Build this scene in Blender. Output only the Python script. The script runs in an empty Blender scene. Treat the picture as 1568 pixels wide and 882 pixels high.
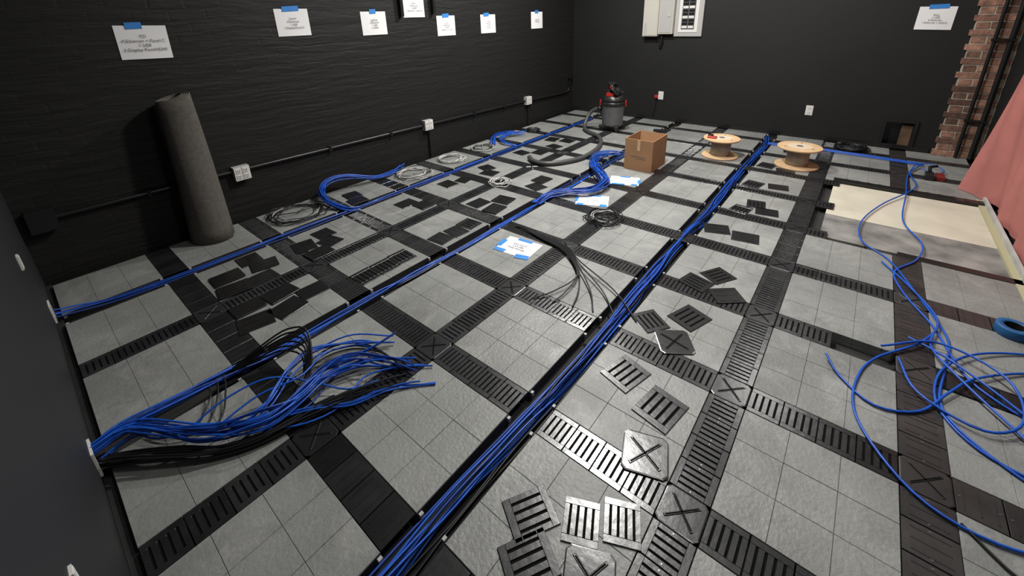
import bpy, math, random
from mathutils import Vector, Matrix
random.seed(7)
S=bpy.context.scene
C=bpy.context.collection
S.view_settings.view_transform='Standard'

# ---------------------------------------------------------------- materials
def mat(name,col,rough=.6,metal=0.,spec=.5,noise=0.,nscale=8.,bump=0.,bscale=60.,attr=0.,detail=6.):
    m=bpy.data.materials.new(name); m.use_nodes=True
    nt=m.node_tree; b=nt.nodes["Principled BSDF"]
    b.inputs["Roughness"].default_value=rough; b.inputs["Metallic"].default_value=metal
    b.inputs["Specular IOR Level"].default_value=spec
    tc=nt.nodes.new("ShaderNodeTexCoord")
    n=nt.nodes.new("ShaderNodeTexNoise"); n.inputs["Scale"].default_value=nscale; n.inputs["Detail"].default_value=detail
    nt.links.new(tc.outputs["Object"],n.inputs["Vector"])
    r=nt.nodes.new("ShaderNodeMapRange"); r.inputs[1].default_value=.3; r.inputs[2].default_value=.7
    r.inputs[3].default_value=1-noise; r.inputs[4].default_value=1+noise
    nt.links.new(n.outputs["Fac"],r.inputs[0])
    rgb=nt.nodes.new("ShaderNodeRGB"); rgb.outputs[0].default_value=(*col,1)
    mul=nt.nodes.new("ShaderNodeVectorMath"); mul.operation='SCALE'
    nt.links.new(rgb.outputs[0],mul.inputs[0])
    last=r.outputs[0]
    if attr:
        a=nt.nodes.new("ShaderNodeAttribute"); a.attribute_name="rnd"
        r2=nt.nodes.new("ShaderNodeMapRange"); r2.inputs[3].default_value=1-attr; r2.inputs[4].default_value=1+attr
        nt.links.new(a.outputs["Fac"],r2.inputs[0])
        mm=nt.nodes.new("ShaderNodeMath"); mm.operation='MULTIPLY'
        nt.links.new(last,mm.inputs[0]); nt.links.new(r2.outputs[0],mm.inputs[1]); last=mm.outputs[0]
    nt.links.new(last,mul.inputs["Scale"]); nt.links.new(mul.outputs[0],b.inputs["Base Color"])
    if bump:
        n2=nt.nodes.new("ShaderNodeTexNoise"); n2.inputs["Scale"].default_value=bscale; n2.inputs["Detail"].default_value=5
        nt.links.new(tc.outputs["Object"],n2.inputs["Vector"])
        bp=nt.nodes.new("ShaderNodeBump"); bp.inputs["Strength"].default_value=bump; bp.inputs["Distance"].default_value=.01
        nt.links.new(n2.outputs["Fac"],bp.inputs["Height"]); nt.links.new(bp.outputs[0],b.inputs["Normal"])
    return m

def tile_mat():
    m=mat("floor_tile_grey",(.235,.239,.229),.55,noise=.22,nscale=2.2,attr=.08,bump=.28,bscale=70,detail=8)
    nt=m.node_tree; b=nt.nodes["Principled BSDF"]; L=nt.links
    src=b.inputs["Base Color"].links[0].from_socket
    tc=[n for n in nt.nodes if n.type=='TEX_COORD'][0]
    def layer(src,loc,scale,lo,hi,amt,col,dist=1.2,rough=.72):
        n=nt.nodes.new("ShaderNodeTexNoise"); n.inputs["Scale"].default_value=scale; n.inputs["Detail"].default_value=12; n.inputs["Roughness"].default_value=rough; n.inputs["Distortion"].default_value=dist
        mp=nt.nodes.new("ShaderNodeMapping"); mp.inputs["Location"].default_value=loc; L.new(tc.outputs["Object"],mp.inputs[0]); L.new(mp.outputs[0],n.inputs["Vector"])
        r=nt.nodes.new("ShaderNodeMapRange"); r.inputs[1].default_value=lo; r.inputs[2].default_value=hi; r.inputs[4].default_value=amt
        L.new(n.outputs["Fac"],r.inputs[0])
        mx=nt.nodes.new("ShaderNodeMixRGB"); mx.inputs[2].default_value=(*col,1)
        L.new(r.outputs[0],mx.inputs[0]); L.new(src,mx.inputs[1]); return mx.outputs[0],n
    s,n=layer(src,(0,0,0),3.3,.50,.72,.65,(.39,.39,.375))
    s,_=layer(s,(5,9,2),5.,.5,.66,.45,(.145,.147,.141))
    s,_=layer(s,(2,4,7),16.,.56,.70,.6,(.43,.43,.415),2.5,.8)
    s,_=layer(s,(8,1,3),1.1,.45,.65,.3,(.165,.17,.16),.5,.5)
    L.new(s,b.inputs["Base Color"])
    rr=nt.nodes.new("ShaderNodeMapRange"); rr.inputs[3].default_value=.62; rr.inputs[4].default_value=.32
    L.new(n.outputs["Fac"],rr.inputs[0]); L.new(rr.outputs[0],b.inputs["Roughness"])
    return m

def painted_brick_mat():
    m=bpy.data.materials.new("black_painted_brick"); m.use_nodes=True; nt=m.node_tree; b=nt.nodes["Principled BSDF"]; L=nt.links
    b.inputs["Base Color"].default_value=(.0110,.0110,.0105,1); b.inputs["Roughness"].default_value=.58
    b.inputs["Specular IOR Level"].default_value=.32
    tc=nt.nodes.new("ShaderNodeTexCoord")
    mp=nt.nodes.new("ShaderNodeMapping"); mp.inputs["Rotation"].default_value=(math.radians(-90),0,0)
    L.new(tc.outputs["Object"],mp.inputs[0])
    nz=nt.nodes.new("ShaderNodeTexNoise"); nz.inputs["Scale"].default_value=2.2; nz.inputs["Detail"].default_value=5
    L.new(mp.outputs[0],nz.inputs["Vector"])
    mv=nt.nodes.new("ShaderNodeVectorMath"); mv.operation='MULTIPLY_ADD'; mv.inputs[1].default_value=(.09,.09,.09)
    L.new(nz.outputs["Color"],mv.inputs[0]); L.new(mp.outputs[0],mv.inputs[2])
    br=nt.nodes.new("ShaderNodeTexBrick"); br.inputs["Scale"].default_value=1.; br.inputs["Brick Width"].default_value=.22; br.inputs["Row Height"].default_value=.075
    br.inputs["Mortar Size"].default_value=.014; br.inputs["Mortar Smooth"].default_value=1.; br.inputs["Color1"].default_value=(1,1,1,1); br.inputs["Color2"].default_value=(.4,.4,.4,1); br.inputs["Mortar"].default_value=(.25,.25,.25,1)
    L.new(mv.outputs[0],br.inputs["Vector"])
    st=nt.nodes.new("ShaderNodeMapping"); st.inputs["Scale"].default_value=(1.8,15,15); L.new(mv.outputs[0],st.inputs[0])
    n2=nt.nodes.new("ShaderNodeTexNoise"); n2.inputs["Scale"].default_value=1.; n2.inputs["Detail"].default_value=8; n2.inputs["Roughness"].default_value=.62
    L.new(st.outputs[0],n2.inputs["Vector"])
    n3=nt.nodes.new("ShaderNodeTexNoise"); n3.inputs["Scale"].default_value=1.3; n3.inputs["Detail"].default_value=3; L.new(mp.outputs[0],n3.inputs["Vector"])
    r3=nt.nodes.new("ShaderNodeMapRange"); r3.inputs[1].default_value=.4; r3.inputs[2].default_value=.65; r3.inputs[3].default_value=.03; r3.inputs[4].default_value=.45; L.new(n3.outputs["Fac"],r3.inputs[0])
    mu=nt.nodes.new("ShaderNodeMath"); mu.operation='MULTIPLY'; L.new(br.outputs["Color"],mu.inputs[0]); L.new(r3.outputs[0],mu.inputs[1])
    ad=nt.nodes.new("ShaderNodeMath"); ad.operation='MULTIPLY_ADD'; ad.inputs[1].default_value=2.1
    L.new(n2.outputs["Fac"],ad.inputs[0]); L.new(mu.outputs[0],ad.inputs[2])
    bp=nt.nodes.new("ShaderNodeBump"); bp.inputs["Strength"].default_value=.42; bp.inputs["Distance"].default_value=.013
    L.new(ad.outputs[0],bp.inputs["Height"]); L.new(bp.outputs[0],b.inputs["Normal"])
    return m

M_tile=tile_mat()
M_sub=mat("subfloor_dark",(.018,.018,.018),.8,noise=.3)
M_plate=mat("black_steel_plate",(.018,.018,.019),.27,spec=.85,noise=.25,nscale=12,attr=.6,bump=.08,bscale=30)
M_plate2=mat("brown_black_plate",(.027,.024,.0235),.42,spec=.6,noise=.3,nscale=10,attr=.35,bump=.06)
M_hole=mat("slot_dark",(.004,.004,.004),.9,spec=.1)
M_dot=mat("plate_screw",(.35,.35,.35),.35,metal=1.)
M_lwall=painted_brick_mat()
M_bwall=mat("black_wall_paint",(.0100,.0102,.0096),.62,spec=.4,noise=.12,nscale=1.2,bump=.12,bscale=120)
M_nwall=mat("near_wall_paint",(.015,.016,.0175),.6,noise=.1,nscale=2,bump=.1,bscale=100)
M_ceil=mat("ceiling_paint",(.03,.03,.03),.9)
M_blue=mat("blue_cable",(.010,.090,.50),.36,noise=.15,nscale=30)
M_blued=mat("blue_cable_dark",(.006,.04,.26),.4,noise=.15,nscale=30)
M_black=mat("black_cable",(.008,.008,.009),.42)
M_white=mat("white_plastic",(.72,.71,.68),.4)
M_grey=mat("grey_cable",(.40,.40,.39),.5)
M_paper=mat("paper",(.84,.84,.84),.8)
M_ink=mat("ink",(.10,.10,.11),.8)
M_tape=mat("blue_tape",(.03,.22,.62),.6,noise=.1)
M_cond=mat("black_conduit",(.012,.012,.012),.32)
M_carpet=mat("grey_carpet",(.115,.104,.090),.95,noise=.15,nscale=40,bump=.6,bscale=300)
M_card=mat("cardboard",(.34,.185,.09),.8,noise=.1,nscale=5)
M_wood=mat("spool_wood",(.62,.42,.24),.6,noise=.12,nscale=9)
M_label=mat("spool_label",(.62,.52,.38),.7)
M_drum=mat("spool_drum",(.33,.30,.26),.7,noise=.15,nscale=20)
M_red=mat("red_plastic",(.42,.02,.015),.4)
M_vac=mat("vacuum_grey",(.14,.14,.145),.4,noise=.1)
M_hose=mat("hose_grey",(.055,.055,.055),.45)
M_vacl=mat("vacuum_black",(.015,.015,.015),.35)
M_drape=mat("red_rosin_paper",(.43,.15,.13),.75,noise=.14,nscale=3,bump=.3,bscale=6)
M_yel=mat("yellow_tape",(.42,.39,.24),.7)
M_trim=mat("drywall_edge",(.42,.42,.40),.7,noise=.15)
M_board=mat("plywood_cream",(.55,.52,.42),.7,noise=.12,nscale=4)
M_conc=mat("concrete",(.19,.185,.175),.85,noise=.5,nscale=6,bump=.3,bscale=30,detail=10)
M_mortar=mat("mortar",(.45,.40,.33),.9,noise=.2,nscale=20,bump=.4)
M_brick=mat("brick_red",(.25,.13,.09),.85,noise=.45,nscale=18,attr=.6,bump=.6,bscale=50)
M_panel=mat("panel_grey",(.42,.42,.40),.5)
M_beige=mat("panel_beige",(.52,.50,.44),.55)
M_niche=mat("niche_wood",(.12,.07,.04),.8,noise=.3)
M_lamp=bpy.data.materials.new("lamp_diffuser"); M_lamp.use_nodes=True
_b=M_lamp.node_tree.nodes["Principled BSDF"]; _b.inputs["Emission Color"].default_value=(1,.98,.94,1); _b.inputs["Emission Strength"].default_value=3

# ---------------------------------------------------------------- mesh builder
class MB:
    def __init__(s): s.v=[];s.f=[];s.m=[];s.a=[];s.sm=[]
    def add(s,vs,fs,mi=0,a=.5,smooth=False):
        o=len(s.v); s.v+=[tuple(v) for v in vs]
        for f in fs: s.f.append(tuple(i+o for i in f)); s.m.append(mi); s.a.append(a); s.sm.append(smooth)
    def box(s,x0,x1,y0,y1,z0,z1,mi=0,a=.5,M=None,bev=0.):
        if bev:
            b=bev
            vs=[(x0,y0,z0),(x1,y0,z0),(x1,y1,z0),(x0,y1,z0),(x0,y0,z1-b),(x1,y0,z1-b),(x1,y1,z1-b),(x0,y1,z1-b),(x0+b,y0+b,z1),(x1-b,y0+b,z1),(x1-b,y1-b,z1),(x0+b,y1-b,z1)]
            fs=[(3,2,1,0)]+[(i,(i+1)%4,4+(i+1)%4,4+i) for i in range(4)]+[(4+i,4+(i+1)%4,8+(i+1)%4,8+i) for i in range(4)]+[(8,9,10,11)]
        else:
            vs=[(x0,y0,z0),(x1,y0,z0),(x1,y1,z0),(x0,y1,z0),(x0,y0,z1),(x1,y0,z1),(x1,y1,z1),(x0,y1,z1)]
            fs=[(3,2,1,0),(4,5,6,7),(0,1,5,4),(1,2,6,5),(2,3,7,6),(3,0,4,7)]
        if M is not None: vs=[tuple(M@Vector(v)) for v in vs]
        s.add(vs,fs,mi,a)
    def lathe(s,prof,n=32,mi=0,M=None,cap=True):
        vs=[];fs=[]
        for r,z in prof:
            for k in range(n):
                t=2*math.pi*k/n; vs.append((r*math.cos(t),r*math.sin(t),z))
        for i in range(len(prof)-1):
            for k in range(n):
                k2=(k+1)%n; fs.append((i*n+k,i*n+k2,(i+1)*n+k2,(i+1)*n+k))
        if M is not None: vs=[tuple(M@Vector(v)) for v in vs]
        s.add(vs,fs,mi,.5,True)
        if cap:
            o=len(s.v)-len(vs)
            s.f.append(tuple(o+k for k in reversed(range(n)))); s.m.append(mi); s.a.append(.5); s.sm.append(False)
            s.f.append(tuple(o+(len(prof)-1)*n+k for k in range(n))); s.m.append(mi); s.a.append(.5); s.sm.append(False)
    def tube(s,pts,r,n=8,mi=0,ribs=0):
        P=[Vector(p) for p in pts]; vs=[];fs=[]
        up=Vector((0,0,1)); 
        for i,p in enumerate(P):
            t=(P[min(i+1,len(P)-1)]-P[max(i-1,0)]).normalized()
            if abs(t.dot(up))>.95: ref=Vector((1,0,0))
            else: ref=up
            a=t.cross(ref).normalized(); b=a.cross(t)
            rr=r*(1+(ribs if i%2 else 0))
            for k in range(n):
                q=2*math.pi*k/n; vs.append(tuple(p+a*rr*math.cos(q)+b*rr*math.sin(q)))
        for i in range(len(P)-1):
            for k in range(n):
                k2=(k+1)%n; fs.append((i*n+k,i*n+k2,(i+1)*n+k2,(i+1)*n+k))
        s.add(vs,fs,mi,.5,True)
        s.add([vs[k] for k in range(n)],[tuple(range(n))],mi)
        s.add([vs[-n+k] for k in range(n)],[tuple(reversed(range(n)))],mi)
    def obj(s,name,mats,parent=None,loc=None,rot=None):
        me=bpy.data.meshes.new(name); me.from_pydata(s.v,[],s.f)
        for m in mats: me.materials.append(m)
        me.polygons.foreach_set("material_index",s.m); me.polygons.foreach_set("use_smooth",s.sm)
        at=me.attributes.new("rnd",'FLOAT','FACE'); at.data.foreach_set("value",s.a)
        me.update()
        o=bpy.data.objects.new(name,me); C.objects.link(o)
        if parent: o.parent=parent
        if loc: o.location=loc
        if rot: o.rotation_euler=rot
        return o

def cr(pts,step=.02):
    P=[Vector(p) for p in pts]; P=[P[0]*2-P[1]]+P+[P[-1]*2-P[-2]]; out=[]
    for i in range(1,len(P)-2):
        n=max(2,int((P[i+1]-P[i]).length/step))
        for k in range(n):
            t=k/n; a,b,c,d=P[i-1],P[i],P[i+1],P[i+2]
            out.append(.5*((2*b)+(c-a)*t+(2*a-5*b+4*c-d)*t*t+(3*b-a-3*c+d)*t**3))
    out.append(P[-2]); return out
def smooth_noise(seed,n,per):
    rg=random.Random(seed); ks=[rg.uniform(-1,1) for _ in range(int(n/per)+4)]; o=[]
    for i in range(n):
        x=i/per; k=int(x); t=x-k; t=t*t*(3-2*t); o.append(ks[k]*(1-t)+ks[k+1]*t)
    return o
def bundle(mb,path,count,w,h,r,mi=0,step=.04,seed=0,per=6,zmin=None,splay=0.,n=6,wob=.35,side=0.,trim=.15):
    pts=cr(path,step); N=len(pts); rg=random.Random(seed)
    for c in range(count):
        ox=rg.uniform(-1,1)+side; oz=rg.uniform(0,1)
        nx=smooth_noise(seed*97+c,N,per); nz=smooth_noise(seed*53+c+999,N,per)
        m=mi if not isinstance(mi,(list,tuple)) else mi[c%len(mi)]
        q=[]
        cut=N-(rg.randint(0,max(1,int(N*trim))) if splay else 0)
        for i in range(cut):
            p=pts[i]; t=(pts[min(i+1,N-1)]-pts[max(i-1,0)]); t.z=0; t.normalize(); sd=Vector((-t.y,t.x,0))
            g=1.+splay*max(0,(i/N-.45)/.55)**1.5*3
            zz=p.z+(oz+wob*nz[i])*h
            if zmin is not None: zz=max(zmin,zz)
            q.append(p+sd*((ox*(1-wob*.5)+wob*nx[i])*w*g)+Vector((0,0,zz-p.z)))
        mb.tube(q,r,n,m)

# ---------------------------------------------------------------- room constants
XN,XB,YL,YR,ZC=-.153,6.371,3.916,-1.06,3.25
P=.6197; XI=lambda i:.4272+P*i; YJ=lambda j:.1949+P*j
CW=.141; CELL=P-CW
ZS=-.055

def wall(name,x0,x1,y0,y1,m):
    b=MB(); b.box(x0,x1,y0,y1,-.055,ZC); return b.obj(name,[m])
wall("wall_left",XN-.1,XB+.1,YL,YL+.1,M_lwall)
wall("wall_near",XN-.1,XN,YR-.1,YL,M_nwall)
wall("wall_right",XN,XB+.1,YR-.1,YR,M_bwall)
b=MB()
ny0,ny1,nz0,nz1=-.51,-.27,.03,.31
b.box(XB,XB+.1,YR,ny0,ZS,ZC); b.box(XB,XB+.1,ny1,YL,ZS,ZC)
b.box(XB,XB+.1,ny0,ny1,ZS,nz0); b.box(XB,XB+.1,ny0,ny1,nz1,ZC)
b.box(XB+.1,XB+.12,YR,YL,ZS,ZC)
b.obj("wall_back",[M_bwall])
b=MB(); b.box(XN-.1,XB+.1,YR-.1,YL+.1,ZC,ZC+.05); b.obj("ceiling",[M_ceil])
b=MB(); b.box(XB-.012,XB,-.68,3.9,0,.055); b.obj("baseboard_back",[M_cond])

# ---------------------------------------------------------------- raised floor
hole=lambda x,y: 3.47<x<4.82 and y<.055
b=MB(); b.box(XN-.1,XB+.1,YR-.1,YL+.1,ZS-.05,ZS,1)
T=CELL/3
for i in range(-1,10):
    for j in range(-2,6):
        x0=XI(i)+CW/2; y0=YJ(j)+CW/2
        cell_r=random.uniform(.1,.9)
        for a in range(3):
            for c in range(3):
                xa,xb=x0+a*T,x0+(a+1)*T; ya,yb=y0+c*T,y0+(c+1)*T
                g=.0005
                xa=max(xa+g,XN+.002); xb=min(xb-g,XB-.015); ya=max(ya+g,YR+.002); yb=min(yb-g,YL-.002)
                if xb-xa<.02 or yb-ya<.02: continue
                if hole((xa+xb)/2,(ya+yb)/2): continue
                b.box(xa,xb,ya,yb,ZS,random.uniform(-.0004,.0004),0,min(1,max(0,cell_r+random.uniform(-.15,.15))),bev=.0011)
b.box(XN+.001,XI(-1)+CW/2-.002,YR,YL,ZS,-.02,1)
b.obj("floor",[M_tile,M_sub])

# ---------------------------------------------------------------- plates
def slotted(mb,M,L=.116,W=.136,z=0.,t=.004,mi=0,a=.5,slots=4,hm=3):
    B=lambda x0,x1,y0,y1,z0,z1,bev=0: mb.box(x0,x1,y0,y1,z0,z1,mi,a,M,bev)
    e=.022
    mb.box(-L/2+.002,L/2-.002,-W/2+.002,W/2-.002,z-.0005,z+.0008,hm,.5,M)
    B(-L/2,L/2,-W/2,-W/2+e,z,z+t,.001); B(-L/2,L/2,W/2-e,W/2,z,z+t,.001)
    sw=.0072*L/.116; rib=(L-slots*sw)/(slots+1)
    for k in range(slots+1):
        x0=-L/2+k*(rib+sw); B(x0,x0+rib,-W/2+e,W/2-e,z,z+t,.001)
def solid(mb,M,L=.116,W=.136,z=0.,t=.004,mi=0,a=.5,dot=None):
    mb.box(-L/2,L/2,-W/2,W/2,z,z+t,mi,a,M,.0012)
    for k in range(3):
        x=-L/2+L*(k+.5)/3
        mb.box(x-.003,x+.003,-W/2+.02,W/2-.02,z+t,z+t+.0012,mi,a*.6,M)
    if dot is not None:
        for sx in(-1,1):
            mb.box(sx*L*.4-.003,sx*L*.4+.003,-.003,.003,z+t,z+t+.0015,dot,a,M)
def xplate(mb,M,L=.138,z=0.,t=.005,mi=0,a=.5):
    r=.014; h=L/2; o=[(h-r,-h),(h,-h+r),(h,h-r),(h-r,h),(-h+r,h),(-h,h-r),(-h,-h+r),(-h+r,-h)]
    q=.94
    vs=[(x,y,z) for x,y in o]+[(x,y,z+t-.001) for x,y in o]+[(x*q,y*q,z+t) for x,y in o]
    fs=[tuple(reversed(range(8)))]+[(i,(i+1)%8,8+(i+1)%8,8+i) for i in range(8)]+[(8+i,8+(i+1)%8,16+(i+1)%8,16+i) for i in range(8)]+[tuple(range(16,24))]
    mb.add([tuple(M@Vector(v)) for v in vs],fs,mi,a)
    for s in(-1,1):
        R=M@Matrix.Rotation(s*math.pi/4,4,'Z')
        mb.box(-L*.46,L*.46,-.0055,.0055,z+t,z+t+.0025,mi,a*.3,R,.002)
        mb.box(-L*.42,L*.42,-.0025,.0025,z+t+.0025,z+t+.0027,3,.5,R)

def T4(x,y,ang=0,z=0): return Matrix.Translation((x,y,z))@Matrix.Rotation(ang,4,'Z')
ch=MB(); rg=random.Random(3)
open_j=(1,3,5)
for i in range(-1,10):
    for j in range(-1,6):
        x,y=XI(i),YJ(j)
        if i>=0 and not hole(x,y):
            if (j not in open_j) or (i,j) in((4,1),(7,1)):
                xplate(ch,T4(x,y,0),z=-.004,mi=1 if j==-1 else 0,a=rg.uniform(.2,.9))
        if j not in open_j:
            for k in range(4):
                xc=x+CW/2+CELL*(k+.5)/4
                if xc<XN+.07 or xc>XB-.08 or hole(xc,y): continue
                M=T4(xc,y,0)
                if j==-1: solid(ch,M,z=-.004,mi=1,a=rg.uniform(.2,.9),dot=2)
                else:
                    slotted(ch,M,z=-.004,a=rg.uniform(.2,.9))
                    for sx in(-1,1): ch.box(sx*.05-.002,sx*.05+.002,-.002,.002,0,.001,2,.5,M)
        if i>=0:
            for k in range(4):
                yc=y+CW/2+CELL*(k+.5)/4
                if yc>YL-.06 or hole(x,yc): continue
                if i==3 and j==-1 and k<2: continue
                M=T4(x,yc,math.pi/2)
                if i==0 or (i==3 and j>3) : solid(ch,M,z=-.004,a=rg.uniform(.0,.5))
                else: slotted(ch,M,z=-.004,a=1. if (i==1 and j==0) else rg.uniform(.2,.9))  # lighter tone on one near segment paints lamp glare into the plate colour
for i in range(0,10):
    for k in range(4):
        yc=YJ(-2)+CW/2+CELL*(k+.5)/4
        if hole(XI(i),yc) or (i==3): continue
        if yc<YR+.06: continue
        solid(ch,T4(XI(i),yc,math.pi/2),z=-.004,mi=1,a=rg.uniform(.2,.8),dot=2)
ch.obj("channel_cover_plates",[M_plate,M_plate2,M_dot,M_hole])

rl=MB()
for j in open_j:
    for s in(-1,1):
        y=YJ(j)+s*(CW/2+.001)
        for i in range(-1,10):
            x0=max(XI(i)+CW/2,XN+.01); x1=min(XI(i+1)-CW/2,XB-.03)
            rl.box(x0,x1,y-.003,y+.003,ZS,-.002,0)
            for x in (x0+.01,x1-.01):
                rl.box(x-.007,x+.007,y-s*.014-.006,y-s*.014+.006,-.02,.0,1)
rl.obj("channel_rails",[M_sub,M_grey])

rl2=random.Random(11)
def loose(kind,x,y,deg,z=.0015,a=.5,sc=1.3):
    mb=MB(); M=Matrix.Diagonal((sc,sc,1,1))
    if kind=='s': slotted(mb,M,a=a); nm="slotted_floor_plate"
    elif kind=='b': solid(mb,M,a=a); nm="blank_floor_plate"
    else: xplate(mb,M,a=a); nm="cross_floor_plate"
    if y>2.2 and not(y<2.29 and x<2.2): deg=90*round(deg/90)+rl2.uniform(-14,14); z=.0015+rl2.choice([0,.005])
    mb.obj(nm,[M_plate,M_plate2,M_dot,M_hole],loc=(x,y,z),rot=(0,0,math.radians(deg)))
for k,x,y,d,a,sc in [('s',1.88,.645,-35,.3,1.15),('s',2.03,.49,70,.3,1.3),('x',1.80,.49,35,.3,1.2),('s',1.47,.595,75,.3,1.3),('s',1.385,.40,80,.4,1.35),
    ('x',1.16,.37,20,.8,1.2),('s',.815,.44,115,1.,1.),('s',.895,.335,115,1.,1.),('s',.735,.585,60,.5,1.15),('s',.625,.51,60,.4,1.15),('x',.70,.345,25,.9,1.1),
    ('s',2.38,.565,-15,.3,1.2),('s',2.53,.48,60,.2,1.2),('b',2.35,.385,40,.1,1.2),
    ('b',3.17,.66,20,.2,1.3),('s',3.15,.46,10,.4,1.3),('s',3.64,.60,80,.2,1.2),('b',3.70,.42,10,.2,1.2),('s',3.82,.52,100,.3,1.2),('s',4.3,.64,80,.3,1.3),('b',4.34,.44,10,.3,1.2),
    ('s',4.95,.64,80,.3,1.3),('b',4.87,.46,10,.2,1.2),
    ('b',.62,2.99,60,.1,1.3),('b',.80,3.12,20,.1,1.2),('s',.60,2.81,85,.2,1.3),('s',.76,2.80,80,.2,1.3),('b',.84,2.96,100,.1,1.2),
    ('b',1.13,2.99,40,.1,1.3),('b',1.15,2.80,70,.1,1.3),('b',1.29,2.90,10,.1,1.2),('b',1.32,3.06,30,.1,1.2),
    ('b',.56,2.37,85,.1,1.3),('b',.73,2.35,95,.1,1.3),('b',.76,2.53,60,.1,1.3),('b',.90,2.40,90,.1,1.2),('b',.58,2.54,80,.1,1.2),
    ('s',1.19,2.27,2,.15,1.2),('s',1.335,2.27,0,.15,1.2),('s',1.48,2.275,-2,.15,1.2),
    ('b',1.82,2.25,5,.2,1.2),('b',1.97,2.24,-5,.1,1.2),('s',2.12,2.25,3,.2,1.2),
    ('b',2.07,3.0,70,.1,1.3),('b',2.14,2.84,20,.1,1.2),('b',2.46,2.47,50,.1,1.3),('s',2.45,2.27,80,.2,1.3),('s',2.64,2.33,10,.2,1.3),
    ('b',3.07,2.28,30,.2,1.3),('s',3.25,2.34,80,.3,1.3),('b',2.62,3.05,15,.1,1.3),('b',2.8,3.0,50,.1,1.2),('b',3.86,3.08,30,.1,1.3),('s',4.0,2.90,70,.2,1.3),
    ('b',4.6,2.90,30,.1,1.3),('b',4.55,3.10,60,.1,1.3),('b',1.88,3.58,30,.1,1.2),('b',1.84,3.42,70,.1,1.2),('s',3.1,2.92,30,.2,1.3),('s',4.3,2.9,40,.2,1.3),('s',5.62,.5,10,.2,1.3),('s',5.75,2.10,20,.2,1.3),('b',3.2,3.05,30,.1,1.2)]:
    loose(k,x,y,d,a=a,sc=sc)

# ---------------------------------------------------------------- cable bundles
mb=MB(); y1=YJ(1)
path=[(XN+.02,y1,-.04)]+[(x,y1+.012*math.sin(x*3),-.045) for x in [v*.35+.2 for v in range(17)]]+[(6.2,y1+.05,-.04)]
bundle(mb,path,17,.036,.055,.0045,[0,0,2],.05,1,7,zmin=-.049,side=.12)
bundle(mb,path,15,.040,.035,.0045,1,.05,2,7,zmin=-.049,side=-.35)
mb.obj("main_cable_run",[M_blue,M_black,M_blued])
mb=MB(); y3=YJ(3)
path=[(XI(0)-.15,y3+.01,-.03),(.55,y3,-.04),(1.2,y3+.01,-.04),(2,y3-.01,-.04),(2.9,y3,-.035),(3.03,y3-.01,-.03)]
bundle(mb,path,7,.026,.04,.0045,[0,0,2],.06,3,6,zmin=-.049)
bundle(mb,path,5,.04,.02,.0045,1,.06,31,6,zmin=-.049)
bundle(mb,[(3.0,y3,-.03),(4.2,y3+.02,-.04),(5.3,y3,-.04)],4,.03,.02,.0045,[0,2],.08,4,5,zmin=-.049)
mb.obj("middle_cable_run",[M_blue,M_black,M_blued])
mb=MB(); y5=YJ(5)+.02
bundle(mb,[(XN+.01,y5,0.03),(-.05,y5,0.01),(.3,y5,-.03),(1.6,y5,-.035),(3,y5,-.035),(4.6,y5,-.035),(6,y5,-.03)],5,.022,.028,.0045,[0,2],.08,5,6,zmin=-.049)
mb.obj("wall_side_cable_run",[M_blue,M_black,M_blued])

mb=MB()
A0=(XN+.005,1.95,.06)
bundle(mb,[A0,(-.05,1.95,.07),(.04,1.83,.07),(.13,1.72,.06),(.22,1.645,.05),(.33,1.59,.04),(.47,1.60,.03),(.60,1.64,.03),(.72,1.60,.03),(.82,1.47,.02),(.91,1.30,.008)],18,.032,.045,.0042,[0,0,0,1],.025,6,7,zmin=.006,splay=.3,trim=.35,wob=.6)
bundle(mb,[(.20,1.67,.05),(.34,1.66,.05),(.48,1.76,.05),(.62,1.79,.05),(.78,1.72,.04),(.90,1.58,.02)],5,.03,.03,.004,0,.03,61,6,zmin=.006,splay=.3,wob=.7)
bundle(mb,[(.66,1.66,.03),(.80,1.62,.04),(.92,1.56,.09)],2,.02,.02,.004,0,.03,62,6,zmin=.006)
bundle(mb,[(.36,1.60,.04),(.50,1.52,.03),(.60,1.44,.012),(.75,1.38,.01),(.90,1.25,.008)],3,.02,.02,.004,0,.03,63,6,zmin=.006,splay=.3)
strandpts=[[(.10,1.80,.06),(.24,1.80,.10),(.40,1.76,.11),(.52,1.66,.06),(.62,1.52,.02),(.74,1.46,.01)],
           [(.16,1.72,.06),(.34,1.72,.09),(.50,1.68,.09),(.66,1.76,.06),(.82,1.70,.03),(.93,1.60,.015)],
           [(.28,1.60,.04),(.42,1.50,.02),(.56,1.47,.01),(.70,1.52,.02),(.84,1.45,.015),(.95,1.33,.01)]]
for p_ in strandpts: mb.tube(cr(p_,.03),.0042,6,0)
bundle(mb,[(XN+.005,1.98,.07),(-.06,2.02,.07),(.05,2.02,.06),(.18,2.03,.04),(.36,2.05,.01),(.50,2.054,-.02),(.7,2.054,-.035)],9,.024,.03,.0042,[0,1,0],.03,7,8)
mb.obj("blue_cable_bundle",[M_blue,M_blued])
mb=MB()
bundle(mb,[(XN+.005,1.95,.03),(-.07,1.87,.035),(.03,1.76,.03),(.14,1.65,.02),(.28,1.57,.015),(.46,1.53,.015),(.65,1.46,.015),(.83,1.36,.01)],12,.030,.025,.0042,0,.03,8,8,zmin=.006,splay=.3,trim=.3)
for k in range(6):
    q=k*.020
    mb.tube(cr([(.30,2.05,.02),(.44,2.0,.04+q*.6),(.53+q*.4,1.93,.07+q),(.57+q*.5,1.82,.07+q),(.52,1.72-q*.5,.04),(.42-q,1.62,.02)],.03),.0044,6)
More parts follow.
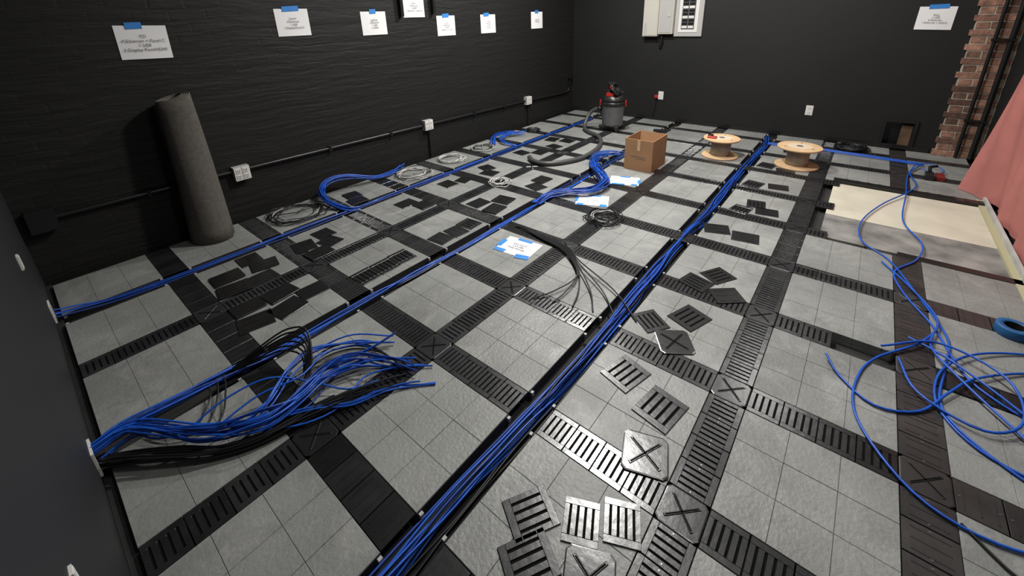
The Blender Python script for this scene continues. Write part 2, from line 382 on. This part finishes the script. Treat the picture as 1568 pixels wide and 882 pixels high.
for k in range(3):
    q=k*.03
    mb.tube(cr([(.02,2.02,.06),(.06,1.92-q,.02),(.14+q,1.86-q,.012),(.22+q,1.95,.03),(.24+q,2.04,.04)],.03),.004,6)
    mb.tube(cr([(.40,1.60,.03),(.58,1.74+q*.5,.05),(.74,1.72+q,.04),(.84,1.60+q,.02),(.86,1.42,.01)],.03),.004,6)
mb.obj("black_cable_bundle",[M_black])

mb=MB()
bundle(mb,[(1.78,3.31,-.035),(1.68,3.34,-.01),(1.60,3.5,.05),(1.66,3.70,.11),(1.80,3.78,.13),(1.98,3.77,.11),(2.20,3.72,.04),(2.40,3.74,.02),(2.55,3.78,.02),(2.68,3.82,.03)],12,.03,.03,.0045,[0,0,1],.03,9,8,zmin=-.03,splay=.3)
mb.obj("blue_cable_loop",[M_blue,M_blued])
mb=MB()
bundle(mb,[(2.75,y3,-.035),(2.92,2.04,0),(3.05,1.93,.02),(3.18,1.76,.03),(3.38,1.72,.04),(3.52,1.80,.05),(3.70,1.98,.05),(3.92,2.13,.03),(4.2,2.2,.02),(4.36,2.1,.01),(4.4,2.0,.01)],18,.045,.045,.0045,[0,0,1],.03,10,8,zmin=.006,splay=.3)
mb.obj("blue_cable_swoop",[M_blue,M_blued])
mb=MB()
bundle(mb,[(3.9,3.60,.01),(4.1,3.72,.06),(4.35,3.70,.05),(4.5,3.6,.02)],9,.05,.03,.0048,[0,1],.04,11,6,zmin=.006,splay=.3)
bundle(mb,[(4.05,3.31,-.02),(4.0,3.45,.02),(4.1,3.62,.03),(4.3,3.66,.04),(4.6,3.55,.02)],6,.04,.03,.0048,0,.04,12,6,zmin=-.03,splay=.3)
mb.obj("blue_cable_heap",[M_blue,M_blued])

def coil(name,x,y,r,mats,n=7,rad=.0042,tails=1,z0=.006):
    mb=MB(); rg=random.Random(int(x*100+y*10))
    for k in range(n):
        cx=x+rg.uniform(-.025,.025); cy=y+rg.uniform(-.025,.025); rr=r*rg.uniform(.8,1.08); z=z0+rg.uniform(0,.03); ph=rg.uniform(0,6)
        pts=[(cx+rr*math.cos(t*2*math.pi/28+ph),cy+rr*math.sin(t*2*math.pi/28+ph),z+.006*math.sin(t*.9+k)) for t in range(30)]
        mb.tube(pts,rad,6,k%len(mats) if len(mats)>1 else 0)
    for k in range(tails):
        a=rg.uniform(0,6)
        mb.tube(cr([(x+r*math.cos(a),y+r*math.sin(a),.01),(x+r*1.4*math.cos(a+.4),y+r*1.3*math.sin(a+.4),.02),(x+r*1.1*math.cos(a+1.1),y+r*1.1*math.sin(a+1.1),.03),(x,y,.02)],.03),rad,6)
    return mb.obj(name,mats)
coil("black_cable_coil",1.36,3.60,.20,[M_black,M_black,M_grey],9,.0038,tails=3)
coil("grey_cable_coil",2.60,3.56,.17,[M_grey,M_white,M_black],9,.0035,tails=2)
coil("grey_cable_coil",3.18,3.60,.15,[M_grey,M_white],7,.0035)
coil("grey_cable_coil",3.72,3.60,.14,[M_grey,M_black],7,.0035)
coil("grey_cable_coil",2.93,2.62,.09,[M_grey,M_white],8,.0035,tails=2)
coil("black_cable_coil",2.83,1.42,.13,[M_black,M_black,M_grey],8,.0042,tails=3)
coil("black_cable_coil",4.78,3.58,.10,[M_black],6)
coil("black_cable_coil",6.10,-.02,.13,[M_black],14,.006,tails=7)

mb=MB()
for k in range(6):
    q=(k-2.5)*.028
    mb.tube(cr([(2.32+q*.4,2.0,-.02),(2.30,1.85,.012),(2.27+q*.3,1.64,.015),(2.22+q*.4,1.40,.02),(2.06+q,1.20+q*.5,.03),(1.88+q*1.5,1.05-q*2,.02),(1.74+q*1.2,.98-q*4,.007)],.04),.0044,6,0)
mb.obj("black_cable_strands",[M_black])

def strand(pts,r=.0052,mi=0): mb.tube(cr([(p[0],p[1],(p[2] if len(p)>2 else .008)) for p in pts],.035),r,7,mi)
mb=MB()
strand([(5.75,-.60,.03),(5.4,-.50,.02),(4.96,-.52,.02),(4.4,-.30,.008),(3.93,-.18,.008),(3.56,-.19),(3.36,-.33),(3.0,-.45),(2.62,-.55),(2.35,-.52),(2.05,-.50),(1.85,-.70),(1.8,-.98)])
strand([(5.75,-.56,.04),(5.3,-.48,.02),(4.7,-.45,.02),(4.1,-.42,.01),(3.73,-.51),(3.45,-.47),(3.2,-.36),(2.95,-.40),(2.7,-.50),(2.45,-.56),(2.3,-.62),(2.2,-.78),(2.3,-.98)])
strand([(3.3,-.30),(3.05,-.42,.015),(2.75,-.52,.02),(2.5,-.45,.02),(2.25,-.28),(2.05,-.22),(1.85,-.22),(1.68,-.30),(1.56,-.42),(1.54,-.58),(1.62,-.78),(1.7,-1.0)])
strand([(2.12,-.10,.03),(2.03,-.16),(1.93,-.28),(2.0,-.42),(2.18,-.52,.02),(2.35,-.62,.02),(2.55,-.82),(2.6,-1.0)])
strand([(2.75,-.98),(2.68,-.80),(2.52,-.62,.02),(2.30,-.50,.02),(2.08,-.48),(1.92,-.58),(1.88,-.76),(1.98,-.92),(2.1,-1.0)])
strand([(2.5,-.40,.02),(2.42,-.52,.03),(2.28,-.66,.03),(2.12,-.80,.02),(1.98,-.90),(1.8,-1.0)])
strand([(2.62,-.50,.02),(2.45,-.48,.03),(2.25,-.58,.03),(2.05,-.72,.02),(1.9,-.80),(1.75,-.9)])
strand([(2.35,-.30,.02),(2.5,-.50,.04),(2.38,-.70,.05),(2.15,-.72,.03),(2.02,-.60,.02),(2.1,-.42,.02),(2.3,-.36,.02)])
strand([(1.55,-.50),(1.45,-.62),(1.42,-.80),(1.48,-1.0)],.004,1)
strand([(5.63,-.55,.05),(5.7,-.65,.06),(5.6,-.75,.03),(5.5,-.68,.02),(5.55,-.58,.04)])
mb.obj("blue_cable_tangle",[M_blue,M_black])
mb=MB()
for k in range(3):
    o=k*.035
    strand([(5.78+o,.78,.012),(5.83+o,.40,.015),(5.81+o,0.05,.015),(5.79+o,-.30,.015),(5.77+o,-.62,.012)],.006)
mb.obj("blue_cable_line",[M_blue])

# ---------------------------------------------------------------- carpet roll
mb=MB(); turns=4.2; n=150; rows=12
vs=[];fs=[]
for k in range(n+1):
    u=k/n; th=-.9+2*math.pi*turns*(u-1); 
    for r_ in range(rows+1):
        v=r_/rows; R=(.155*(1-v)+.112*v)*(.45+.55*u)+.004*math.sin(3*th+v*4)
        zt=1.10+.02*math.cos(th)
        cx=.775+.01*v; cy=3.735+.03*v
        vs.append((cx+R*math.cos(th),cy+R*math.sin(th),.001+v*zt))
for k in range(n):
    for r_ in range(rows):
        a=k*(rows+1)+r_; fs.append((a,a+rows+1,a+rows+2,a+1))
mb.add(vs,fs,0,.5,True)
o=mb.obj("carpet_roll",[M_carpet]); md=o.modifiers.new("s",'SOLIDIFY'); md.thickness=.006; md.offset=-1

# ---------------------------------------------------------------- conduit and outlets
mb=MB(); yc=YL-.022
mb.tube(cr([(.0,yc,.43),(1.05,yc,.425),(3.05,yc,.40),(5.0,yc,.375),(6.05,yc,.345),(6.2,yc,.38),(6.24,yc,.50),(6.24,yc,.60)],.08),.0155,10)
for x,z in [(.5,.43),(1.9,.415),(2.6,.405),(3.9,.39),(4.5,.38),(5.6,.36)]: mb.box(x-.012,x+.012,YL-.042,YL,z-.024,z+.024)
mb.box(6.20,6.28,YL-.06,YL,.56,.65,0,bev=.004)
mb.box(-.11,.02,YL-.07,YL-.001,.36,.50,0,bev=.004)
mb.tube([(3.13,yc,.34),(3.13,yc,.01)],.0125,8); mb.tube([(5.07,yc,.32),(5.07,yc,.01)],.0125,8)
mb.obj("wall_conduit",[M_cond])
def quad_outlet(x,z):
    mb=MB(); mb.box(x-.06,x+.06,YL-.055,YL-.001,z-.058,z+.058,0)
    mb.box(x-.058,x+.058,YL-.062,YL-.055,z-.056,z+.056,1)
    for sx in(-1,1):
        for sz in(-1,1):
            cx=x+sx*.027; cz=z+sz*.024
            mb.box(cx-.017,cx+.017,YL-.0655,YL-.062,cz-.017,cz+.017,1)
            mb.box(cx-.009,cx-.005,YL-.0665,YL-.0655,cz-.004,cz+.009,2); mb.box(cx+.005,cx+.009,YL-.0665,YL-.0655,cz-.004,cz+.009,2)
            mb.box(cx-.003,cx+.003,YL-.0665,YL-.0655,cz-.013,cz-.008,2)
    mb.box(x-.002,x+.002,YL-.064,YL-.062,z-.056,z+.056,0)
    mb.obj("wall_outlet",[M_panel,M_white,M_ink])
quad_outlet(1.11,.405); quad_outlet(3.11,.40); quad_outlet(5.05,.375)
def back_outlet(y,z):
    mb=MB(); mb.box(XB-.008,XB-.0005,y-.038,y+.038,z-.06,z+.06,0)
    for s in(-1,1):
        mb.box(XB-.011,XB-.008,y-.018,y+.018,z+s*.026-.017,z+s*.026+.017,0)
        for q in(-1,1): mb.box(XB-.012,XB-.011,y+q*.007-.0015,y+q*.007+.0015,z+s*.026-.004,z+s*.026+.009,1)
    mb.obj("wall_outlet",[M_white,M_ink])
back_outlet(2.36,.38); back_outlet(.48,.355)
mb=MB(); mb.box(XB-.05,XB-.012,2.40,2.44,.345,.385,1,bev=.004)
mb.tube(cr([(XB-.03,2.42,.35),(XB-.02,2.43,.2),(XB-.03,2.46,.06),(XB-.06,2.50,.01)],.03),.005,6,0)
mb.obj("power_plug_cord",[M_black,M_red])
for y,z,s_ in((2.81,.575,1.),(.90,.655,.6)):  # white slabs added in place of bright flare marks on the near wall
    mb=MB(); mb.box(XN,XN+.008*s_,y-.02*s_,y+.02*s_,z-.035*s_,z+.035*s_,0); mb.box(XN+.008*s_,XN+.010*s_,y-.015*s_,y+.015*s_,z-.03*s_,z+.03*s_,0); mb.obj("white_flare_mark",[M_white])
mb=MB()
for y,z in((3.28,.0),(1.90,.0)):
    mb.box(XN+.0005,XN+.008,y,y+.10,z+.001,z+.012,0); mb.box(XN+.0005,XN+.008,y,y+.012,z+.012,z+.10,0); mb.box(XN+.0005,XN+.008,y+.088,y+.10,z+.012,z+.10,0); mb.box(XN+.0005,XN+.008,y,y+.10,z+.10,z+.112,0)
mb.obj("cable_pass_frame",[M_white])

# ---------------------------------------------------------------- signs
def text(body,size,loc,rot,parent,m):
    c=bpy.data.curves.new("t",'FONT'); c.body=body; c.size=size; c.align_x='CENTER'; c.align_y='CENTER'; c.space_line=1.05
    o=bpy.data.objects.new("t",c); C.objects.link(o); bpy.context.view_layer.update()
    me=bpy.data.meshes.new_from_object(o.evaluated_get(bpy.context.evaluated_depsgraph_get())); bpy.data.objects.remove(o)
    me.materials.clear(); me.materials.append(m)
    t=bpy.data.objects.new("lettering",me); C.objects.link(t); t.location=loc; t.rotation_euler=rot; t.parent=parent; return t
def paper_mesh(mb,w,h,amp=.006):
    vs=[];fs=[];nx,nz=8,6
    for a in range(nx+1):
        for c in range(nz+1):
            u=a/nx-.5; v=c/nz-.5
            d=.002+amp*(.5-v)*(.6+.4*math.cos(u*5))
            vs.append((u*w,-d,v*h))
    for a in range(nx):
        for c in range(nz):
            i=a*(nz+1)+c; fs.append((i,i+nz+1,i+nz+2,i+1))
    mb.add(vs,fs,0,.5,True)
def sign(x,z,w,h,txt,wallk='L',tilt=0,size=.03,tape=(0,.06)):
    mb=MB(); paper_mesh(mb,w,h)
    tx,tw=tape
    mb.box(tx-tw,tx+tw,-.006,-.0003,h/2-.02,h/2+.022,1,.5,Matrix.Rotation(math.radians(-3),4,'Y'))
    o=mb.obj("paper_sign",[M_paper,M_tape])
    if wallk=='L': o.location=(x,YL-.001,z); o.rotation_euler=(0,math.radians(tilt),0)
    else: o.location=(XB-.001,x,z); o.rotation_euler=(0,math.radians(tilt),math.radians(-90))
    text(txt,size,(0,-.012,-.005),(math.radians(90),0,0),o,M_ink)
sign(.745,1.47,.285,.22,"TD\n4 Ethernet + Panel C\n1 USB\n3 Display Port/HDMI",tilt=1.5,size=.028,tape=(-.03,.045))
sign(1.79,1.572,.285,.22,"Sound\n4 Ethernet\n1 USB\n1 Display/Panel D",tape=(-.0,.07),size=.024)
sign(2.59,1.543,.285,.22,"Lighting\n2 Ethernet\n1 USB\n1 HDMI",tape=(0,.035),size=.024)
sign(3.10,1.70,.285,.22,"Video\n4 Ethernet\n1 HDMI\n1 Ethernet + Switch B",tape=(0,.05),size=.024)
sign(3.55,1.49,.28,.22,"Guest\n4 Ethernet\n2 HDMI\n1 Ethernet + Switch",tape=(0,.05),size=.024)
sign(4.275,1.49,.28,.225,"Graphics\n4 Ethernet\n2 HDMI\n1 Ethernet",tape=(-.03,.05),size=.024)
sign(5.335,1.51,.28,.23,"Intercom\n2 Ethernet",tape=(0,.04),size=.026)
sign(-.425,1.415,.285,.225,"Rack\n1 USB\n6 Ethernet\n1 Ethernet + Switch",'B',tilt=1.5,size=.024,tape=(.01,.075))
mb=MB()
for x,z in((2.915,1.60),(3.355,1.63)):
    mb.box(x-.018,x+.018,YL-.05,YL-.001,z,ZC-.2,0,bev=.003)
mb.box(2.85,3.42,YL-.08,YL-.001,1.98,2.02)
mb.obj("wall_bracket_rails",[M_cond])

def floor_paper(x,y,deg,tapes,size=.028,txt="DO NOT\nCOVER\nTHIS PANEL"):
    mb=MB(); mb.box(-.11,.11,-.14,.14,0,.001,0)
    for tx,ty,tw,th,a in tapes:
        mb.box(-tw/2,tw/2,-th/2,th/2,.001,.0018,1,.5,T4(tx,ty,math.radians(a)))
    o=mb.obj("floor_note",[M_paper,M_tape],loc=(x,y,.0015),rot=(0,0,math.radians(deg)))
    text(txt,size,(0,0,.003),(0,0,math.radians(-90)),o,M_ink)
floor_paper(2.065,1.70,6,[(-.10,-.09,.05,.10,10),(.10,0,.03,.12,0),(0,.14,.10,.04,0),(-.09,.1,.04,.09,0)])
floor_paper(3.10,1.68,24,[(0,.14,.1,.03,0),(.1,-.02,.03,.1,0),(-.1,-.1,.05,.06,0),(-.1,.1,.04,.06,0)])
floor_paper(3.70,1.66,20,[(-.10,.05,.03,.12,0),(.1,0,.03,.1,0),(0,-.14,.09,.03,0),(-.09,-.1,.04,.06,0)])

# ---------------------------------------------------------------- shop vacuum
vx,vy=5.44,2.68
E=bpy.data.objects.new("shop_vacuum",None); C.objects.link(E); E.location=(vx,vy,0)
mb=MB(); mb.lathe([(.11,.07),(.135,.075),(.142,.10),(.158,.36),(.162,.37)],36,0)
mb.lathe([(.168,.365),(.172,.375),(.172,.40),(.165,.415)],36,1)
mb.lathe([(.160,.415),(.155,.45),(.13,.49),(.115,.50)],36,1)
mb.obj("tank",[M_vac,M_vacl],E)
mb=MB(); mb.lathe([(.105,.495),(.108,.53),(.10,.575),(.07,.60),(.03,.607)],30,0)
mb.tube(cr([(-.10,0,.53),(-.09,0,.60),(-.04,0,.645),(.04,0,.645),(.09,0,.60),(.10,0,.53)],.03),.014,8,0)
for k in range(9):
    a=k*.35-1.4; mb.box(.098,.112,-.006,.006,.52,.56,0,.5,Matrix.Rotation(a,4,'Z'))
mb.box(-.118,-.095,-.05,.05,.50,.545,1,bev=.004)
mb.obj("motor_head",[M_vacl,M_red],E)
mb=MB()
for a in (math.radians(110),math.radians(290)):
    R=Matrix.Rotation(a,4,'Z'); mb.box(.165,.182,-.018,.018,.35,.43,0,.5,R)
mb.obj("latches",[M_red],E)
mb=MB()
for k in range(4):
    a=math.pi/4+k*math.pi/2; R=Matrix.Rotation(a,4,'Z')
    mb.box(.08,.185,-.03,.03,.05,.085,0,.5,R,.006)
    W=R@Matrix.Translation((.165,0,.027))@Matrix.Rotation(math.pi/2,4,'X')
    mb.lathe([(.022,-.012),(.026,-.008),(.026,.008),(.022,.012)],16,0,W)
mb.obj("caster_base",[M_vacl],E)
mb=MB()
for k in range(3):
    mb.tube(cr([(-.10+k*.03,-.10,.52),(-.13,-.04,.60+k*.02),(-.05,.05,.66),(.06,.06-k*.03,.645),(.12,.0,.58),(.10,-.09,.52)],.03),.016,8,0,.1)
mb.lathe([(.019,0),(.019,.05)],12,1,Matrix.Translation((-.12,-.02,.59)))
mb.obj("top_hose",[M_vacl,M_red],E)
mb=MB(); mb.lathe([(.035,0),(.035,.05),(.028,.06)],16,0,Matrix.Translation((-.04,.15,.30))@Matrix.Rotation(-math.pi/2,4,'X')); mb.obj("hose_port",[M_vacl],E)
mb=MB()
mb.tube(cr([(5.40,2.90,.30),(5.36,3.0,.22),(5.22,3.0,.06),(5.08,2.86,.032),(4.95,2.64,.03),(4.72,2.47,.03),(4.42,2.36,.03),(4.05,2.33,.03),(3.78,2.42,.03),(3.62,2.56,.03),(3.62,2.72,.03),(3.70,2.84,.03)],.012),.025,12,0,.12)
mb.obj("vacuum_hose",[M_hose])
# ---------------------------------------------------------------- cardboard box
mb=MB(); bx0,bx1,by0,by1,bh=4.04,4.42,1.53,1.83,.335; t=.006
mb.box(bx0,bx1,by0,by1,.001,.006); mb.box(bx0,bx0+t,by0,by1,.006,bh); mb.box(bx1-t,bx1,by0,by1,.006,bh)
mb.box(bx0+t,bx1-t,by0,by0+t,.006,bh); mb.box(bx0+t,bx1-t,by1-t,by1,.006,bh)
mb.box(0,.004,by0+.01,by1-.01,-.15,0,0,.5,Matrix.Translation((bx0+t+.002,0,bh-.002))@Matrix.Rotation(math.radians(-14),4,'Y'))
mb.box(-.004,0,by0+.01,by1-.01,-.15,0,0,.5,Matrix.Translation((bx1-t-.002,0,bh-.002))@Matrix.Rotation(math.radians(10),4,'Y'))
mb.box(bx0-.001,bx0,1.665,1.695,.22,bh,1)
mb.box(bx0-.0015,bx0,1.60,1.76,.15,.154,2); mb.box(bx0-.0015,bx0,1.60,1.70,.13,.134,2)
mb.obj("cardboard_box",[M_card,M_wood,M_ink])
# ---------------------------------------------------------------- spools
def spool(x,y,r,h):
    mb=MB(); M=Matrix.Translation((x,y,0))
    mb.lathe([(r-.004,.001),(r,.004),(r,.016),(r-.004,.02)],40,0,M)
    mb.lathe([(.105,.02),(.100,.10),(.105,h-.02)],32,1,M)
    mb.lathe([(r-.004,h-.02),(r,h-.016),(r,h-.004),(r-.004,h)],40,0,M)
    mb.lathe([(r*.55,h),(r*.55,h+.0015)],32,2,M)
    mb.lathe([(.03,h+.0015),(.03,h+.003)],20,3,M)
    for k in range(3):
        a=k*2.1; mb.lathe([(.008,h+.0015),(.008,h+.004)],10,3,M@Matrix.Translation((r*.7*math.cos(a),r*.7*math.sin(a),-.001)))
    mb.obj("cable_spool",[M_wood,M_drum,M_label,M_ink])
spool(5.03,1.13,.19,.215); spool(5.11,.40,.20,.215)
mb=MB(); mb.box(4.93,4.99,1.17,1.26,.2165,.235,0,bev=.004); mb.lathe([(.03,.0),(.03,.03)],16,1,Matrix.Translation((4.99,1.24,.2165)))
mb.obj("tape_dispenser",[M_red,M_black])

# ---------------------------------------------------------------- electrical panel
E=bpy.data.objects.new("electrical_panel",None); C.objects.link(E); E.location=(XB,0,0)
mb=MB()
mb.box(-.10,-.001,2.46,2.68,1.24,1.86,0); mb.box(-.106,-.10,2.475,2.665,1.255,1.845,0)
mb.box(-.09,-.001,2.25,2.455,1.27,1.86,0); mb.box(-.096,-.09,2.265,2.44,1.29,1.845,1)
mb.box(-.106,-.096,2.30,2.32,1.5,1.56,0)
mb.box(-.108,-.106,2.62,2.65,1.28,1.42,1)
mb.obj("cover_box",[M_beige,M_panel],E)
mb=MB()
mb.box(-.03,-.001,1.87,2.245,1.235,1.86,0); mb.box(-.036,-.03,1.93,2.19,1.29,1.80,1)
mb.box(-.040,-.036,1.975,2.15,1.33,1.74,2)
for k in range(9):
    z=1.345+k*.043
    for yy in(1.985,2.07):
        mb.box(-.046,-.040,yy,yy+.07,z,z+.03,3 if k%3 else 1)
mb.obj("breaker_panel",[M_panel,M_white,M_ink,M_cond],E)
mb=MB(); mb.tube(cr([(-.03,2.42,1.26),(-.03,2.41,1.16),(-.02,2.43,1.08)],.02),.02,8); mb.obj("feed_cable",[M_cond],E)

mb=MB()
mb.box(XB+.09,XB+.099,ny0,ny1,nz0,nz1,0)
for a in((ny0-.03,ny0,nz0-.02,nz1+.03),(ny1,ny1+.03,nz0-.02,nz1+.03)): mb.box(XB-.02,XB-.0005,a[0],a[1],a[2],a[3],0)
mb.box(XB-.02,XB-.0005,ny0,ny1,nz1,nz1+.03,0); mb.box(XB-.02,XB-.0005,ny0,ny1,nz0-.02,nz0,0)
mb.box(XB+.03,XB+.08,ny0+.005,ny0+.10,nz0+.001,nz1-.03,1)
mb.obj("wall_access_opening",[M_cond,M_niche])

# ---------------------------------------------------------------- brick column
mb=MB(); mb.box(XB-.043,XB-.0005,YR+.001,-.725,0.001,ZC-.001,1)
z=.004; k=0
while z<ZC-.08:
    y=-.70 if k%2==0 else -.728
    step0=.20 if k%2==0 else .10
    while y>YR+.02:
        y2=max(YR+.002,y-step0); step0=.20; dx=random.uniform(0,.006)
        mb.box(XB-.048-dx,XB-.002,y2+.006,y-.004+random.uniform(-.004,.004),z,z+.056,0,random.random())
        y=y2-.006
    z+=.069; k+=1
mb.obj("brick_column",[M_brick,M_mortar])
mb=MB()
mb.tube([(XB-.085,-.885,.01),(XB-.085,-.885,ZC-.01)],.016,10)
mb.tube([(XB-.085,-.995,.01),(XB-.085,-.995,ZC-.01)],.022,10)
for zz in(.4,1.2,2.0): mb.box(XB-.11,XB-.053,-1.03,-.86,zz,zz+.02)
mb.obj("riser_conduit",[M_cond])

# ---------------------------------------------------------------- drape
mb=MB(); nu,nv=70,30; vs=[];fs=[]
for a in range(nu+1):
    u=a/nu
    for c in range(nv+1):
        v=c/nv; z=.004+v*2.5
        x=3.2+u*1.98+.16*min(1,v*2)*u**3
        e=max(0,(u-.85)/.15)
        y=-.985+.17*e**1.6*max(0,1-v*1.9)+ .022*math.sin(u*22+v*3.5)*(.4+.6*(1-v))+.012*math.sin(u*51-v*6)
        y=max(YR+.015,y)
        vs.append((x,y,z))
for a in range(nu):
    for c in range(nv):
        i=a*(nv+1)+c; fs.append((i,i+nv+1,i+nv+2,i+1))
mb.add(vs,fs,0,.5,True)
mb.obj("red_paper_drape",[M_drape,M_yel])
mb=MB(); mb.box(3.2,4.95,-.955,-.935,.001,.035,0); mb.box(3.2,4.95,-.935,-.90,-.02,.004,1); mb.obj("trim_1",[M_trim,M_yel])

# ---------------------------------------------------------------- floor pit with board
mb=MB(); mb.box(3.98,4.80,-.92,.05,ZS+.001,-.012,0); 
mb.obj("plywood_board",[M_board])
mb=MB(); mb.box(3.53,3.98,-1.04,.05,ZS+.001,-.016,0); mb.obj("concrete_patch",[M_conc])
mb=MB(); mb.box(3.455,3.525,-1.04,-.38,ZS+.001,.004,0,bev=.004)
mb.box(4.81,4.90,-.95,.06,-.02,.012,0,bev=.004)
for k in range(12): mb.box(4.82,4.89,-.93+k*.08,-.905+k*.08,.012,.016,0)
mb.obj("channel_edge_trim",[M_cond])
mb=MB(); x=XI(3)
mb.box(x-.068,x+.068,YR+.02,-.50,ZS+.001,-.03,0)
for k in range(3):
    yy=-.52-k*.17; mb.box(x-.06,x+.06,yy-.15,yy,-.03,.002,0,bev=.004)
    for q in range(3): mb.box(x-.04,x+.04,yy-.03-q*.045,yy-.022-q*.045,.002,.005,1)
mb.obj("power_tray",[M_vacl,M_cond])
mb=MB(); M=Matrix.Translation((2.86,-.80,0))
prof=[(.038,.001),(.065,.001),(.067,.004),(.067,.045),(.065,.048),(.038,.048),(.038,.001)]
mb.lathe(prof,36,0,M,cap=False); mb.lathe([(.0375,.002),(.0375,.047)],36,1,M,cap=False)
mb.obj("blue_tape_roll",[mat("tape_roll_blue",(.012,.10,.27),.5),M_vacl])
mb=MB(); mb.box(5.35,5.48,-.74,-.68,.001,.04,0,bev=.006); mb.box(5.30,5.42,-.66,-.60,.001,.06,1,bev=.006); mb.tube([(5.40,-.63,.06),(5.46,-.63,.09),(5.52,-.68,.09)],.014,8,1)
mb.obj("power_drill",[mat("dark_red_plastic",(.2,.015,.012),.4),M_vacl])

# ---------------------------------------------------------------- lights
def lamp(x,y,p,sz=.5):
    mb=MB(); mb.box(x-sz/2-.03,x+sz/2+.03,y-sz/2-.03,y+sz/2+.03,ZC-.05,ZC,0); mb.box(x-sz/2,x+sz/2,y-sz/2,y+sz/2,ZC-.055,ZC-.05,1)
    o=mb.obj("ceiling_light",[M_white,M_lamp])
    l=bpy.data.lights.new("lamp",'AREA'); l.energy=p; l.size=sz; l.color=(1,.98,.94)
    lo=bpy.data.objects.new("lamp",l); C.objects.link(lo); lo.parent=o; lo.location=(x,y,ZC-.06)
lamp(3.05,1.45,110,.25); lamp(4.3,2.5,100,.25); lamp(1.5,.1,24,.4); lamp(5.3,.3,25,.4)  # third lamp is an unseen weak fill, added for near-left light
w=bpy.data.worlds.new("world"); w.use_nodes=True; w.node_tree.nodes["Background"].inputs[0].default_value=(.05,.05,.05,1); S.world=w

# ---------------------------------------------------------------- camera
cam=bpy.data.cameras.new("camera"); co=bpy.data.objects.new("camera",cam); C.objects.link(co); S.camera=co
yaw,pit,roll=.6988,.34546,-.0325
fw=Vector((math.cos(pit)*math.cos(yaw),math.cos(pit)*math.sin(yaw),-math.sin(pit)))
r=Vector((math.sin(yaw),-math.cos(yaw),0)); u=r.cross(fw)
r2=r*math.cos(roll)+u*math.sin(roll); u2=-r*math.sin(roll)+u*math.cos(roll)
R=Matrix((r2,u2,-fw)).transposed()
co.matrix_world=Matrix.Translation((0,0,1.55))@R.to_4x4()
cam.sensor_width=36; cam.lens=36*648.63/1568; cam.shift_y=-(441-261.23)/1568; cam.clip_start=.02
